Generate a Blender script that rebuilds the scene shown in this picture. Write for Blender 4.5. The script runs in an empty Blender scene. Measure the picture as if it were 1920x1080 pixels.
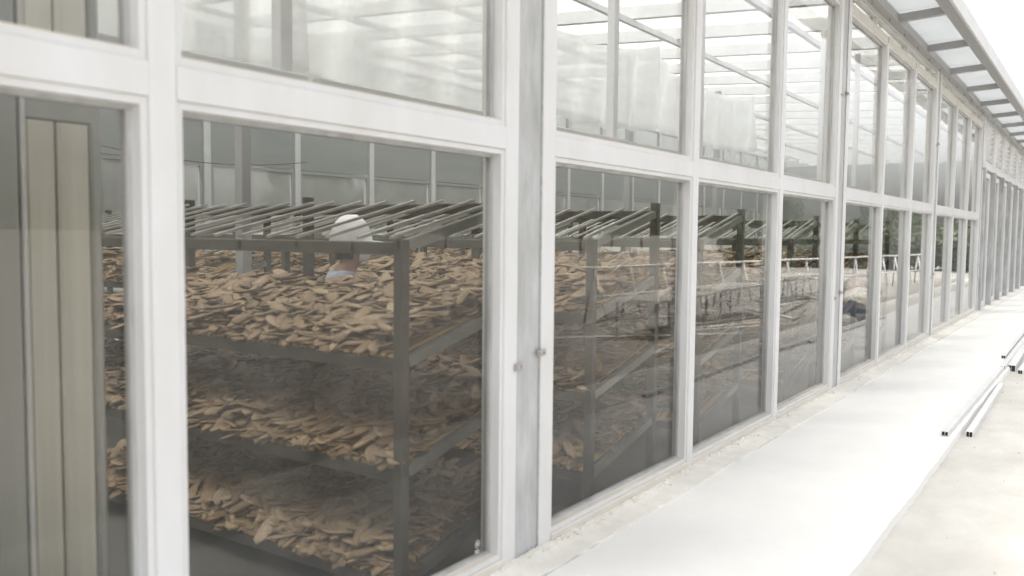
import bpy, math, random
import numpy as np
from mathutils import Vector, Matrix, Euler
random.seed(7); rng = np.random.default_rng(7)
scn = bpy.context.scene
COL = scn.collection
R = math.radians

# ------------------------------------------------------------------ camera
cam = bpy.data.objects.new('camera', bpy.data.cameras.new('camera'))
COL.objects.link(cam); scn.camera = cam
cam.data.sensor_width = 36; cam.data.lens = 30.38
cam.data.dof.use_dof = True; cam.data.dof.focus_distance = 8.5; cam.data.dof.aperture_fstop = 1.9
cam.data.clip_start = .05; cam.data.clip_end = 2000
EYE = 1.541
cam.matrix_world = Matrix(((0.568100, 0.046980, -0.821618, 0),
                           (-0.822905, 0.043934, -0.566478, 0),
                           (0.009484, 0.997929, 0.063619, EYE),
                           (0, 0, 0, 1)))
# ------------------------------------------------------------------ sky, sun, exposure
SUN_EL, SUN_AZ = 58, 140           # direction towards the sun, azimuth from +X counter-clockwise
w = bpy.data.worlds.new('World'); scn.world = w; w.use_nodes = True
nt = w.node_tree; nt.nodes.clear()
sky = nt.nodes.new('ShaderNodeTexSky'); sky.sky_type = 'NISHITA'; sky.sun_disc = False
sky.sun_elevation = R(SUN_EL); sky.sun_rotation = R(90 - SUN_AZ)
sky.air_density = 1.0; sky.dust_density = 6.0; sky.ozone_density = 1.0; sky.altitude = 0
hs = nt.nodes.new('ShaderNodeHueSaturation'); hs.inputs['Saturation'].default_value = .16
bg = nt.nodes.new('ShaderNodeBackground'); bg.inputs['Strength'].default_value = .12
out = nt.nodes.new('ShaderNodeOutputWorld')
nt.links.new(sky.outputs[0], hs.inputs['Color']); nt.links.new(hs.outputs[0], bg.inputs[0]); nt.links.new(bg.outputs[0], out.inputs[0])
sl = bpy.data.lights.new('sun', 'SUN'); sl.energy = 1.5; sl.angle = R(20); sl.color = (1, .97, .93)
so = bpy.data.objects.new('sun', sl); COL.objects.link(so)
sd = Vector((math.cos(R(SUN_EL)) * math.cos(R(SUN_AZ)), math.cos(R(SUN_EL)) * math.sin(R(SUN_AZ)), math.sin(R(SUN_EL))))
so.rotation_euler = sd.to_track_quat('Z', 'Y').to_euler(); so.location = sd * 40
vs = scn.view_settings
scn.display_settings.display_device = 'sRGB'
vs.view_transform = 'Standard'; vs.look = 'None'; vs.gamma = 1; vs.use_curve_mapping = False
vs.exposure = 1.98
cy = scn.cycles
cy.use_denoising = True
cy.transparent_max_bounces = 40; cy.max_bounces = 10; cy.diffuse_bounces = 5; cy.glossy_bounces = 6; cy.transmission_bounces = 10
cy.caustics_reflective = False; cy.caustics_refractive = False

# ------------------------------------------------------------------ materials
def mat(name, rgb, rough=.6, metal=0., noise=.0, scale=6., dark=None, bump=0., stretch=(1, 1, 1), spec=.5, detail=6, bscale=None):
    m = bpy.data.materials.new(name); m.use_nodes = True
    n = m.node_tree.nodes; L = m.node_tree.links; b = n['Principled BSDF']
    b.inputs['Roughness'].default_value = rough; b.inputs['Metallic'].default_value = metal
    b.inputs['Specular IOR Level'].default_value = spec
    b.inputs['Base Color'].default_value = (*rgb, 1)
    if noise or bump:
        tc = n.new('ShaderNodeTexCoord'); mp = n.new('ShaderNodeMapping'); mp.inputs['Scale'].default_value = stretch
        L.new(tc.outputs['Object'], mp.inputs[0])
        nz = n.new('ShaderNodeTexNoise'); nz.inputs['Scale'].default_value = scale; nz.inputs['Detail'].default_value = detail
        nz.inputs['Roughness'].default_value = .62
        L.new(mp.outputs[0], nz.inputs['Vector'])
    if noise:
        cr = n.new('ShaderNodeValToRGB'); cr.color_ramp.elements[0].position = .5 - .5 * noise * .6; cr.color_ramp.elements[1].position = .68
        d = dark or tuple(c * .6 for c in rgb)
        cr.color_ramp.elements[0].position = .30; cr.color_ramp.elements[1].position = .30 + .4
        mid = tuple(d[i] * noise + rgb[i] * (1 - noise) for i in range(3))
        cr.color_ramp.elements[0].color = (*mid, 1); cr.color_ramp.elements[1].color = (*rgb, 1)
        L.new(nz.outputs['Fac'], cr.inputs[0]); L.new(cr.outputs[0], b.inputs['Base Color'])
    if bump:
        bp = n.new('ShaderNodeBump'); bp.inputs['Strength'].default_value = bump; bp.inputs['Distance'].default_value = .01
        src = nz
        if bscale:
            src = n.new('ShaderNodeTexNoise'); src.inputs['Scale'].default_value = bscale; src.inputs['Detail'].default_value = 5
            L.new(mp.outputs[0], src.inputs['Vector'])
        L.new(src.outputs['Fac'], bp.inputs['Height']); L.new(bp.outputs[0], b.inputs['Normal'])
    return m

def glass_mat(name, tint=(.85, .845, .825), dust=.012, f0=.024, streak=True, var=(.2, 2.6)):
    """a real pane: each of its two faces reflects by Schlick's law; a film of dust scatters a little light"""
    m = bpy.data.materials.new(name); m.use_nodes = True
    n = m.node_tree.nodes; L = m.node_tree.links; n.clear()
    o = n.new('ShaderNodeOutputMaterial'); g = n.new('ShaderNodeNewGeometry')
    dt = n.new('ShaderNodeVectorMath'); dt.operation = 'DOT_PRODUCT'
    L.new(g.outputs['Normal'], dt.inputs[0]); L.new(g.outputs['Incoming'], dt.inputs[1])
    ab = n.new('ShaderNodeMath'); ab.operation = 'ABSOLUTE'; L.new(dt.outputs['Value'], ab.inputs[0])
    om = n.new('ShaderNodeMath'); om.operation = 'SUBTRACT'; om.inputs[0].default_value = 1; om.use_clamp = True; L.new(ab.outputs[0], om.inputs[1])
    pw = n.new('ShaderNodeMath'); pw.operation = 'POWER'; pw.inputs[1].default_value = 5; L.new(om.outputs[0], pw.inputs[0])
    ma = n.new('ShaderNodeMath'); ma.operation = 'MULTIPLY_ADD'; ma.inputs[1].default_value = 1 - f0; ma.inputs[2].default_value = f0; L.new(pw.outputs[0], ma.inputs[0])
    tr = n.new('ShaderNodeBsdfTransparent'); tr.inputs[0].default_value = (*tint, 1)
    gl = n.new('ShaderNodeBsdfGlossy'); gl.inputs['Roughness'].default_value = .0; gl.inputs[0].default_value = (1, 1, 1, 1)
    df = n.new('ShaderNodeBsdfDiffuse'); df.inputs[0].default_value = (.72, .72, .70, 1)
    mx = n.new('ShaderNodeMixShader'); L.new(tr.outputs[0], mx.inputs[1]); L.new(df.outputs[0], mx.inputs[2])
    tc = n.new('ShaderNodeTexCoord'); mp = n.new('ShaderNodeMapping'); mp.inputs['Scale'].default_value = (1.6, 1.6, .45)
    nz = n.new('ShaderNodeTexNoise'); nz.inputs['Scale'].default_value = 2.2; nz.inputs['Detail'].default_value = 5; nz.inputs['Roughness'].default_value = .55
    L.new(tc.outputs['Object'], mp.inputs[0]); L.new(mp.outputs[0], nz.inputs['Vector'])
    mr = n.new('ShaderNodeMapRange'); mr.inputs[1].default_value = .35; mr.inputs[2].default_value = .75; mr.inputs[3].default_value = dust * var[0]; mr.inputs[4].default_value = dust * var[1]
    L.new(nz.outputs['Fac'], mr.inputs[0]); L.new(mr.outputs[0], mx.inputs[0])
    m2 = n.new('ShaderNodeMixShader'); L.new(ma.outputs[0], m2.inputs[0]); L.new(mx.outputs[0], m2.inputs[1]); L.new(gl.outputs[0], m2.inputs[2])
    if streak:   # rolled glass is never quite flat
        bn = n.new('ShaderNodeTexNoise'); bn.inputs['Scale'].default_value = 1.1; bn.inputs['Detail'].default_value = 1
        L.new(tc.outputs['Object'], bn.inputs['Vector'])
        bp = n.new('ShaderNodeBump'); bp.inputs['Strength'].default_value = .25; bp.inputs['Distance'].default_value = .004
        L.new(bn.outputs['Fac'], bp.inputs['Height']); L.new(bp.outputs[0], gl.inputs['Normal'])
    L.new(m2.outputs[0], o.inputs[0])
    return m

def sheet_mat(name, rgb, clear, noise=0.):
    """translucent plastic sheet: part of the light passes straight, part is scattered through"""
    m = bpy.data.materials.new(name); m.use_nodes = True
    n = m.node_tree.nodes; L = m.node_tree.links; n.clear()
    o = n.new('ShaderNodeOutputMaterial')
    tr = n.new('ShaderNodeBsdfTransparent'); tr.inputs[0].default_value = (.97, .98, .98, 1)
    tl = n.new('ShaderNodeBsdfTranslucent'); tl.inputs[0].default_value = (*rgb, 1)
    df = n.new('ShaderNodeBsdfDiffuse'); df.inputs[0].default_value = (*rgb, 1)
    a = n.new('ShaderNodeMixShader'); a.inputs[0].default_value = .3; L.new(tl.outputs[0], a.inputs[1]); L.new(df.outputs[0], a.inputs[2])
    b = n.new('ShaderNodeMixShader'); b.inputs[0].default_value = clear; L.new(a.outputs[0], b.inputs[1]); L.new(tr.outputs[0], b.inputs[2])
    if noise:
        tc = n.new('ShaderNodeTexCoord'); nz = n.new('ShaderNodeTexNoise'); nz.inputs['Scale'].default_value = 1.7; nz.inputs['Detail'].default_value = 6
        L.new(tc.outputs['Object'], nz.inputs['Vector'])
        mr = n.new('ShaderNodeMapRange'); mr.inputs[1].default_value = .3; mr.inputs[2].default_value = .7; mr.inputs[3].default_value = clear - noise; mr.inputs[4].default_value = clear + noise
        L.new(nz.outputs['Fac'], mr.inputs[0]); L.new(mr.outputs[0], b.inputs[0])
    L.new(b.outputs[0], o.inputs[0])
    return m

M = {}
M['white'] = mat('white_aluminium', (.73, .73, .735), .42, noise=.6, scale=3.5, dark=(.60, .58, .54), stretch=(1, 1, .35), bump=.04)
M['head'] = mat('dusty_white_aluminium', (.70, .67, .62), .55, noise=.6, scale=5, dark=(.5, .46, .4))
M['galv'] = mat('weathered_grey_steel', (.56, .565, .565), .5, noise=.9, scale=4.5, dark=(.33, .33, .32), stretch=(2.2, 2.2, .55), bump=.12)
M['caulk'] = mat('grey_caulk', (.52, .52, .51), .9, noise=.5, scale=30, bump=.4)
M['sill'] = mat('cream_mortar_sill', (.80, .775, .72), .85, noise=.55, scale=9, dark=(.62, .57, .49), bump=.5)
M['beige'] = mat('dusty_cream_rail', (.70, .66, .60), .6, noise=.5, scale=5, dark=(.55, .50, .43), bump=.06)
M['pave'] = mat('pale_concrete_pavement', (.80, .785, .75), .85, noise=.5, scale=2.5, dark=(.72, .70, .66), bump=.25, bscale=60)
M['yard'] = mat('rough_pale_concrete', (.60, .58, .53), .92, noise=.8, scale=1.6, dark=(.43, .41, .37), bump=.7, bscale=14, stretch=(1, 1.5, 1), detail=9)
M['earth'] = mat('trodden_grey_earth', (.30, .285, .26), .95, noise=.8, scale=.8, dark=(.17, .16, .14), bump=.8, bscale=6)
M['far'] = mat('grey_earth', (.24, .23, .20), .95, noise=.7, scale=.2, dark=(.16, .16, .13))
M['soffit'] = mat('grey_painted_steel', (.36, .36, .36), .5, noise=.3, scale=4)
M['fascia'] = mat('pale_grey_fascia', (.70, .70, .70), .5, noise=.3, scale=6)
M['rack'] = mat('dull_brown_grey_steel', (.085, .075, .060), .5, metal=.1, noise=.5, scale=9, dark=(.045, .04, .032), bump=.05)
M['railm'] = mat('worn_grey_steel', (.25, .25, .23), .4, metal=.4, noise=.5, scale=12, dark=(.14, .13, .11))
M['bar'] = mat('pale_weathered_batten', (.42, .42, .39), .6, noise=.6, scale=10, dark=(.28, .27, .23), stretch=(.4, 4, 4))
M['bamboo'] = mat('split_bamboo', (.44, .31, .14), .5, noise=.6, scale=14, dark=(.24, .15, .06), stretch=(.4, 4, 4), bump=.15)
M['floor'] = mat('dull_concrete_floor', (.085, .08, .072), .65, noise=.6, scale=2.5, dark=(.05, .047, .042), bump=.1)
M['glass'] = glass_mat('dusty_window_glass')
M['glass_back'] = glass_mat('back_window_glass', (.84, .87, .86), .36, streak=False, var=(.92, 1.08))
M['roofsheet'] = sheet_mat('milky_roof_sheet', (.72, .73, .72), .52, .05)
M['canopysheet'] = sheet_mat('milky_canopy_sheet', (.43, .44, .44), .10, .03)
M['backsheet'] = mat('grey_green_panel', (.34, .35, .34), .6, noise=.5, scale=1.2, dark=(.20, .23, .22), stretch=(.3, .3, 2))
M['film'] = sheet_mat('hanging_plastic_film', (.94, .94, .94), .45, .1)
M['panel'] = mat('brushed_cream_steel', (.68, .66, .59), .38, metal=.2, noise=.45, scale=2.5, dark=(.34, .325, .29), stretch=(6, 6, .15))
M['cream'] = mat('cream_steel_haze_brightened', (.80, .78, .72), .5, noise=.3, scale=2.5, stretch=(6, 6, .15))  # beige steel, its colour lightened to carry the haze bloom over the cabinet top
M['paneldark'] = mat('grey_steel_edge', (.42, .425, .41), .4, metal=.4, noise=.3, scale=4, stretch=(4, 4, .2))
M['steel'] = mat('stainless_latch', (.55, .52, .50), .3, metal=.9, noise=.3, scale=40)
M['dark'] = mat('dark_opening', (.03, .03, .03), .8)
M['etch'] = mat('white_etching', (.75, .75, .74), .8)
M['cable'] = mat('black_cable', (.05, .05, .05), .6)
M['door'] = mat('brown_red_door_panel', (.20, .13, .11), .5, noise=.4, scale=3)
M['leaf'] = mat('evergreen_leaf', (.040, .058, .030), .7, noise=.8, scale=1.3, dark=(.018, .03, .015))
M['leaf2'] = mat('olive_leaf', (.070, .085, .040), .7, noise=.8, scale=1.3, dark=(.03, .04, .02))
M['bark'] = mat('rough_bark', (.10, .08, .06), .9, noise=.7, scale=12, bump=.6)
M['tarp'] = mat('dark_blue_grey_tarp', (.055, .062, .085), .6, noise=.5, scale=6, bump=.5)
M['sack'] = mat('pale_woven_sack', (.48, .46, .42), .85, noise=.6, scale=14, bump=.6)
M['pipe'] = mat('white_painted_pipe', (.72, .72, .70), .4, noise=.4, scale=8)
M['rust'] = mat('rusty_bar', (.30, .27, .24), .8, noise=.6, scale=20)
M['skin'] = mat('skin', (.46, .26, .20), .5, noise=.3, scale=12)
M['capm'] = mat('white_cotton', (.82, .82, .83), .8, noise=.25, scale=9, bump=.2)
M['shirt'] = mat('pale_blue_cloth', (.34, .37, .47), .85, noise=.4, scale=10, bump=.3)
M['trousers'] = mat('dark_trousers', (.05, .05, .06), .85, noise=.4, scale=10)
M['hair'] = mat('black_hair', (.02, .017, .015), .6)
M['maskm'] = mat('white_face_mask', (.74, .75, .76), .8)

def food_mat():
    m = bpy.data.materials.new('dried_slice_skin'); m.use_nodes = True
    n = m.node_tree.nodes; L = m.node_tree.links; b = n['Principled BSDF']
    b.inputs['Roughness'].default_value = .62; b.inputs['Specular IOR Level'].default_value = .3
    at = n.new('ShaderNodeAttribute'); at.attribute_name = 'tone'
    oi = n.new('ShaderNodeObjectInfo')
    tc = n.new('ShaderNodeTexCoord'); nz = n.new('ShaderNodeTexNoise'); nz.inputs['Scale'].default_value = 16; nz.inputs['Detail'].default_value = 4
    L.new(tc.outputs['Object'], nz.inputs['Vector'])
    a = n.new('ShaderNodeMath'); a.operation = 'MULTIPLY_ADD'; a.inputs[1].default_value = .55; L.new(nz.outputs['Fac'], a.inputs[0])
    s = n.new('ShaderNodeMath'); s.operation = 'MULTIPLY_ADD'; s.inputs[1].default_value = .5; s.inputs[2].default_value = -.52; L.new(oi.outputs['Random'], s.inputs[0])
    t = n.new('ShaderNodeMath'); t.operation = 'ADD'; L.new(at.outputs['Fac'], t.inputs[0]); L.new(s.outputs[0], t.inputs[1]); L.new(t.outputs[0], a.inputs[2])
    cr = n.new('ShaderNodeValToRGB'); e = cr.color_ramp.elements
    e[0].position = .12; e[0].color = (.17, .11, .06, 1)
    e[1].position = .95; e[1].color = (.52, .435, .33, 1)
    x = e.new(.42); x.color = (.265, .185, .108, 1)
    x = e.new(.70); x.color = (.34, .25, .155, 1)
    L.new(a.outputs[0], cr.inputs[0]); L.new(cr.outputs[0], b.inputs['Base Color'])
    bp = n.new('ShaderNodeBump'); bp.inputs['Strength'].default_value = .5; bp.inputs['Distance'].default_value = .006
    n2 = n.new('ShaderNodeTexNoise'); n2.inputs['Scale'].default_value = 45; n2.inputs['Detail'].default_value = 3; L.new(tc.outputs['Object'], n2.inputs['Vector'])
    L.new(n2.outputs['Fac'], bp.inputs['Height']); L.new(bp.outputs[0], b.inputs['Normal'])
    return m
M['food'] = food_mat()

# ------------------------------------------------------------------ mesh helpers
class MB:
    """collects shapes, then links them as ONE mesh object"""
    def __init__(s): s.v = []; s.f = []
    def add(s, v, f):
        k = len(s.v); s.v += [tuple(p) for p in v]; s.f += [tuple(i + k for i in q) for q in f]; return s
    def box(s, x0, x1, y0, y1, z0, z1):
        return s.add([(x0, y0, z0), (x1, y0, z0), (x1, y1, z0), (x0, y1, z0), (x0, y0, z1), (x1, y0, z1), (x1, y1, z1), (x0, y1, z1)],
                     [(0, 3, 2, 1), (4, 5, 6, 7), (0, 1, 5, 4), (1, 2, 6, 5), (2, 3, 7, 6), (3, 0, 4, 7)])
    def bbox(s, x0, x1, y0, y1, z0, z1, b=.004):
        """box with chamfered long edges along its longest axis"""
        d = (x1 - x0, y1 - y0, z1 - z0); ax = d.index(max(d))
        lo = [x0, y0, z0]; hi = [x1, y1, z1]; u, v = [i for i in range(3) if i != ax]
        pr = [(lo[u] + b, lo[v]), (hi[u] - b, lo[v]), (hi[u], lo[v] + b), (hi[u], hi[v] - b), (hi[u] - b, hi[v]), (lo[u] + b, hi[v]), (lo[u], hi[v] - b), (lo[u], lo[v] + b)]
        vs_ = []
        for e in (lo[ax], hi[ax]):
            for p in pr:
                q = [0, 0, 0]; q[ax] = e; q[u] = p[0]; q[v] = p[1]; vs_.append(tuple(q))
        fl = ax == 1
        fs = [(i, (i + 1) % 8, 8 + (i + 1) % 8, 8 + i) for i in range(8)] + [tuple(range(7, -1, -1)), tuple(range(8, 16))]
        if fl: fs = [tuple(reversed(q)) for q in fs]
        return s.add(vs_, fs)
    def beam(s, a, b, wd, ht, up=(0, 0, 1)):
        a = Vector(a); b = Vector(b); d = (b - a).normalized(); up = Vector(up)
        if abs(d.dot(up)) > .99: up = Vector((1, 0, 0))
        r_ = d.cross(up).normalized(); u_ = r_.cross(d).normalized()
        P = []
        for e in (a, b):
            for i, j in ((-1, -1), (1, -1), (1, 1), (-1, 1)): P.append(e + r_ * i * wd / 2 + u_ * j * ht / 2)
        return s.add(P, [(0, 1, 2, 3), (7, 6, 5, 4), (0, 4, 5, 1), (1, 5, 6, 2), (2, 6, 7, 3), (3, 7, 4, 0)])
    def tube(s, pts, rad, n=8, cap=True):
        pts = [Vector(p) for p in pts]; rads = rad if isinstance(rad, (list, tuple)) else [rad] * len(pts)
        V = []; F = []; ref = None
        for i, p in enumerate(pts):
            d = (pts[min(i + 1, len(pts) - 1)] - pts[max(i - 1, 0)]).normalized()
            if ref is None: ref = d.orthogonal().normalized()
            ref = (ref - d * ref.dot(d)).normalized(); q = d.cross(ref)
            for k in range(n):
                a = 2 * math.pi * k / n; V.append(p + (ref * math.cos(a) + q * math.sin(a)) * rads[i])
        for i in range(len(pts) - 1):
            for k in range(n): F.append((i * n + k, i * n + (k + 1) % n, (i + 1) * n + (k + 1) % n, (i + 1) * n + k))
        if cap: F.append(tuple(range(n - 1, -1, -1))); F.append(tuple((len(pts) - 1) * n + k for k in range(n)))
        return s.add(V, F)
    def ring(s, x0, x1, z0, z1, y0, y1, wd):
        """rectangular frame in a wall parallel to x, mitred by butting"""
        s.box(x0, x0 + wd, y0, y1, z0, z1); s.box(x1 - wd, x1, y0, y1, z0, z1)
        s.box(x0 + wd, x1 - wd, y0 + .001, y1 - .001, z0, z0 + wd); s.box(x0 + wd, x1 - wd, y0 + .001, y1 - .001, z1 - wd, z1)
        return s
    def mesh(s, name, m, smooth=False):
        me = bpy.data.meshes.new(name); me.from_pydata(s.v, [], s.f); me.update()
        if m is not None: me.materials.append(m)
        if smooth: me.shade_smooth()
        return me
    def build(s, name, m, parent=None, smooth=False, kind=None):
        return link(name, s.mesh(name, m, smooth), parent, kind)
def link(name, me, parent=None, kind=None):
    o = bpy.data.objects.new(name, me); COL.objects.link(o)
    if parent is not None: o.parent = parent
    if kind: o['kind'] = kind
    return o
def tag(o, label=None, cat=None, group=None, kind=None):
    if label: o['label'] = label
    if cat: o['category'] = cat
    if group: o['group'] = group
    if kind: o['kind'] = kind
    return o
def empty(name, loc=(0, 0, 0), rz=0):
    o = bpy.data.objects.new(name, None); COL.objects.link(o); o.location = loc; o.rotation_euler.z = rz; o.empty_display_size = .2; return o
def copy_tree(o, parent=None):
    c = o.copy(); COL.objects.link(c)
    if parent is not None: c.parent = parent
    for ch in o.children: copy_tree(ch, c)
    return c

# ------------------------------------------------------------------ the setting
W = 2.2                                   # the glazed wall's face stands at y = 2.2
YARD = -.07
def sheet(name, x0, x1, y0, y1, z, m, n=1, jag=None):
    b = MB(); b.add([(x0, y0, z), (x1, y0, z), (x1, y1, z), (x0, y1, z)], [(0, 1, 2, 3)]); return b.build(name, m, kind='structure')
# far terrain with a hole where the yard, pavement and building stand: four sheets joined
b = MB()
for (x0, x1, y0, y1) in ((-900, 900, -900, -40), (-900, 900, 40, 900), (-900, -30, -40, 40), (90, 900, -40, 40)):
    b.add([(x0, y0, -.16), (x1, y0, -.16), (x1, y1, -.16), (x0, y1, -.16)], [(0, 1, 2, 3)])
b.build('ground', M['far'], kind='structure')
b = MB()                                  # yard: slightly uneven slab
nx, ny = 120, 8
for j in range(ny + 1):
    for i in range(nx + 1):
        x = -30 + 120 * i / nx; y = .05 + .95 * j / ny
        z = YARD + (.006 * math.sin(x * .9) * math.cos(y * 1.3) if y < .8 else 0)
        b.v.append((x, y, z))
for j in range(ny):
    for i in range(nx):
        k = j * (nx + 1) + i; b.f.append((k, k + 1, k + nx + 2, k + nx + 1))
b.build('concrete_apron', M['yard'], kind='structure')
sheet('yard', -30, 90, -40, .05, YARD - .008, M['earth'])
b = MB(); b.add([(-30, 11.5, -.155), (90, 11.5, -.155), (90, 40, -.155), (-30, 40, -.155)], [(0, 1, 2, 3)]); b.build('back_yard', M['far'], kind='structure')
# pavement with a worn, wandering edge
b = MB(); N = 900; xs = [-8 + 58 * i / N for i in range(N + 1)]
def edge(x): return .925 + .006 * math.sin(x * .9) + .003 * math.sin(x * 5.1 + 1) + random.uniform(-.003, .003)
for i, x in enumerate(xs):
    e = edge(x); b.v += [(x, 2.03, -.004), (x, e + .02, -.006), (x, e, -.022), (x, e - .012, YARD - .03)]
for i in range(N):
    for k in range(3): b.f.append((4 * i + k, 4 * i + k + 1, 4 * i + k + 5, 4 * i + k + 4))
b.build('pavement', M['pave'], kind='structure')
# low mortar ledge under the glazing
b = MB(); N = 700; xs = [-8 + 58 * i / N for i in range(N + 1)]
for i, x in enumerate(xs):
    j = random.uniform(-.006, .006) + .005 * math.sin(x * 2.3); h = random.uniform(-.0025, .0025)
    b.v += [(x, 2.025 + j, -.03), (x, 2.03 + j, .008 + h * .4), (x, 2.12 + j * .6, .016 + h), (x, 2.185, .026 + h), (x, 2.31, .026)]
for i in range(N):
    for k in range(4): b.f.append((5 * i + k, 5 * i + k + 5, 5 * i + k + 6, 5 * i + k + 1))
b.build('ledge', M['sill'], kind='structure')
IFL = -.16
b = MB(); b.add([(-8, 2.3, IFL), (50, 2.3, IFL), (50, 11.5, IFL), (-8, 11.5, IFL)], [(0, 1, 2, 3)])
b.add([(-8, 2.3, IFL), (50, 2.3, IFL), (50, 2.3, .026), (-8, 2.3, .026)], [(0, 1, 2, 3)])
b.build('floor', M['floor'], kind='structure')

# ------------------------------------------------------------------ the glazed hall
hall = empty('glazed_hall', (0, 0, 0))
tag(hall, 'long white-framed glazed drying hall with two rows of tall panes and a narrow grey canopy', 'building')
A, P, Q = 3.547, 1.761, .281
BAY = 3 * P + Q
def redge(k):
    n, r = divmod(k, 3); return A + n * BAY + r * P
GY0, GY1 = 2.268, 2.274
def window(x0, x1, z0, z1, zs=.022, gm='glass'):
    s = MB(); wd = .022
    s.ring(x0, x1, z0, z1, 2.212, 2.30, wd)
    f = s.build('window', M['white'], hall)
    MB().ring(x0 + wd, x1 - wd, z0 + wd, z1 - wd, 2.256, 2.288, .014).build('glazing_bead', M['galv'], f)
    MB().box(x0 + wd + .001, x1 - wd - .001, 2.2125, 2.2555, z0 + wd, z0 + wd + .005).build('sill_strip', M['beige'], f)
    MB().box(x0 + wd + .004, x1 - wd - .004, GY0, GY1, z0 + wd + .004, z1 - wd - .004).build('pane', M[gm], f)
    return f
ZS, ZB, ZT, ZH = .062, 1.909, 2.008, 3.765      # sill top, transom bottom/top, head underside
first_window = None
for bay in range(-1, 3):
    for j in range(3):
        k = bay * 3 + j
        x0 = redge(k); nxt = redge(k + 1)
        x1 = nxt - (.407 if (k + 1) % 3 == 0 else .085)
        if (k + 1) % 3: 
            MB().bbox(x1, nxt, 2.2, 2.31, .022, ZH).build('mullion', M['white'], hall)
        xa, xb = x0, x1
        # transom and bottom rail segments between the uprights
        MB().bbox(xa + .001, xb - .001, 2.203, 2.308, ZB, ZT, .003).build('transom', M['white'], hall)
        MB().bbox(xa + .001, xb - .001, 2.196, 2.308, .02, ZS, .004).build('bottom_rail', M['beige'], hall)
        lw = window(xa + .001, xb - .001, ZS + .001, ZB - .001)
        if k == 0 - 1: first_window = lw
        window(xa + .001, xb - .001, ZT + .001, ZH - .001)
        MB().bbox(xa + .001, xb - .001, 2.205, 2.308, ZH, ZH + .085, .003).build('head_rail', M['head'], hall)
# columns: white upright, grey steel, white upright, caulked joints
def column(xr, zt=4.0):
    xl = xr - .407
    c = MB().bbox(xl + .103, xr - .110, 2.212, 2.34, .0, zt).build('column', M['galv'], hall)
    for (a, e) in ((xl, xl + .098), (xr - .105, xr)):
        u = MB().bbox(a, e, 2.2, 2.33, .02, zt).build('upright', M['white'], c)
        s2 = MB().box(a + .02, e - .02, 2.196, 2.2, .02, zt)
    for xx in (xl + .1005, xr - .1075):
        s = MB(); z = .02
        while z < zt - .05:
            h = random.uniform(.01, .045); ww = random.uniform(.0005, .0018)
            s.box(xx - .001 - ww, xx + .001 + ww, 2.2035 + random.uniform(0, .003), 2.22, z, z + h); z += h
        s.build('caulk_joint', M['caulk'], c)
    for zz in (.975, 2.95):
        for xx, dz in ((xl + .105, -.045), (xr - .11, .0)):
            s = MB().bbox(xx - .034, xx + .034, 2.190, 2.2, zz + dz - .016, zz + dz + .016, .004)
            l = s.build('latch', M['steel'], c)
            for q in (-.018, .018):
                s = MB(); s.tube([(xx + q, 2.19, zz + dz), (xx + q, 2.183, zz + dz), (xx + q, 2.181, zz + dz)], [.009, .009, .005], 8); s.build('screw', M['steel'], l)
for n in range(-1, 4): column(A + n * BAY if n < 3 else redge(9) + .0)
XD = redge(9)                              # where the door range starts
# clerestory strip above the head rail, up to the eaves beam
x = redge(-3)
while x < XD - .5:
    x2 = min(x + P, XD - .41)
    f = MB().ring(x + .003, x2 - .003, ZH + .09, 3.985, 2.225, 2.29, .02).build('clerestory', M['white'], hall)
    MB().box(x + .026, x2 - .026, GY0, GY1, ZH + .113, 3.962).build('pane', M['glass'], f)
    x = x2
# mortar crumbs along the foot of the frames
b = MB()
for i in range(900):
    t = random.random() ** 1.6; x = 1.4 + 20 * t; y = 2.19 - abs(random.gauss(0, .02)); s = random.uniform(.004, .012)
    if random.random() < .35: x = A + random.choice((0, 0, 1, 2)) * BAY - random.uniform(0, .41); y = 2.195 - abs(random.gauss(0, .012))
    b.beam((x - s * 1.4, y, .024), (x + s * 1.4, y + random.uniform(-s, s), .026 + s * .4), s * 1.3, s * 1.1)
tag(b.build('mortar_crumbs', M['sill']), 'loose pale mortar crumbs along the foot of the glazed wall', 'rubble', kind='stuff')
# etched mark at the lower corner of the biggest pane
e = MB(); cx, cz, yy = 3.035, .150, GY0 - .0012
for k in range(28):
    a0 = 2 * math.pi * k / 28; a1 = 2 * math.pi * (k + 1) / 28
    for r0, r1 in ((.0155, .018),):
        e.add([(cx + r0 * math.cos(a0), yy, cz + r0 * math.sin(a0)), (cx + r1 * math.cos(a0), yy, cz + r1 * math.sin(a0)), (cx + r1 * math.cos(a1), yy, cz + r1 * math.sin(a1)), (cx + r0 * math.cos(a1), yy, cz + r0 * math.sin(a1))], [(0, 1, 2, 3)])
for (x0, x1, z0, z1) in ((-.009, -.005, -.008, .008), (-.003, .009, .004, .008), (-.003, .009, -.002, .002), (-.003, .009, -.008, -.004), (-.018, .018, -.034, -.030), (-.018, .012, -.042, -.038), (-.018, -.014, -.03, -.024), (-.008, -.004, -.03, -.024), (.004, .008, -.03, -.024)):
    e.add([(cx + x0, yy, cz + z0), (cx + x1, yy, cz + z0), (cx + x1, yy, cz + z1), (cx + x0, yy, cz + z1)], [(0, 1, 2, 3)])
e.build('etched_mark', M['etch'], first_window)

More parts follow.
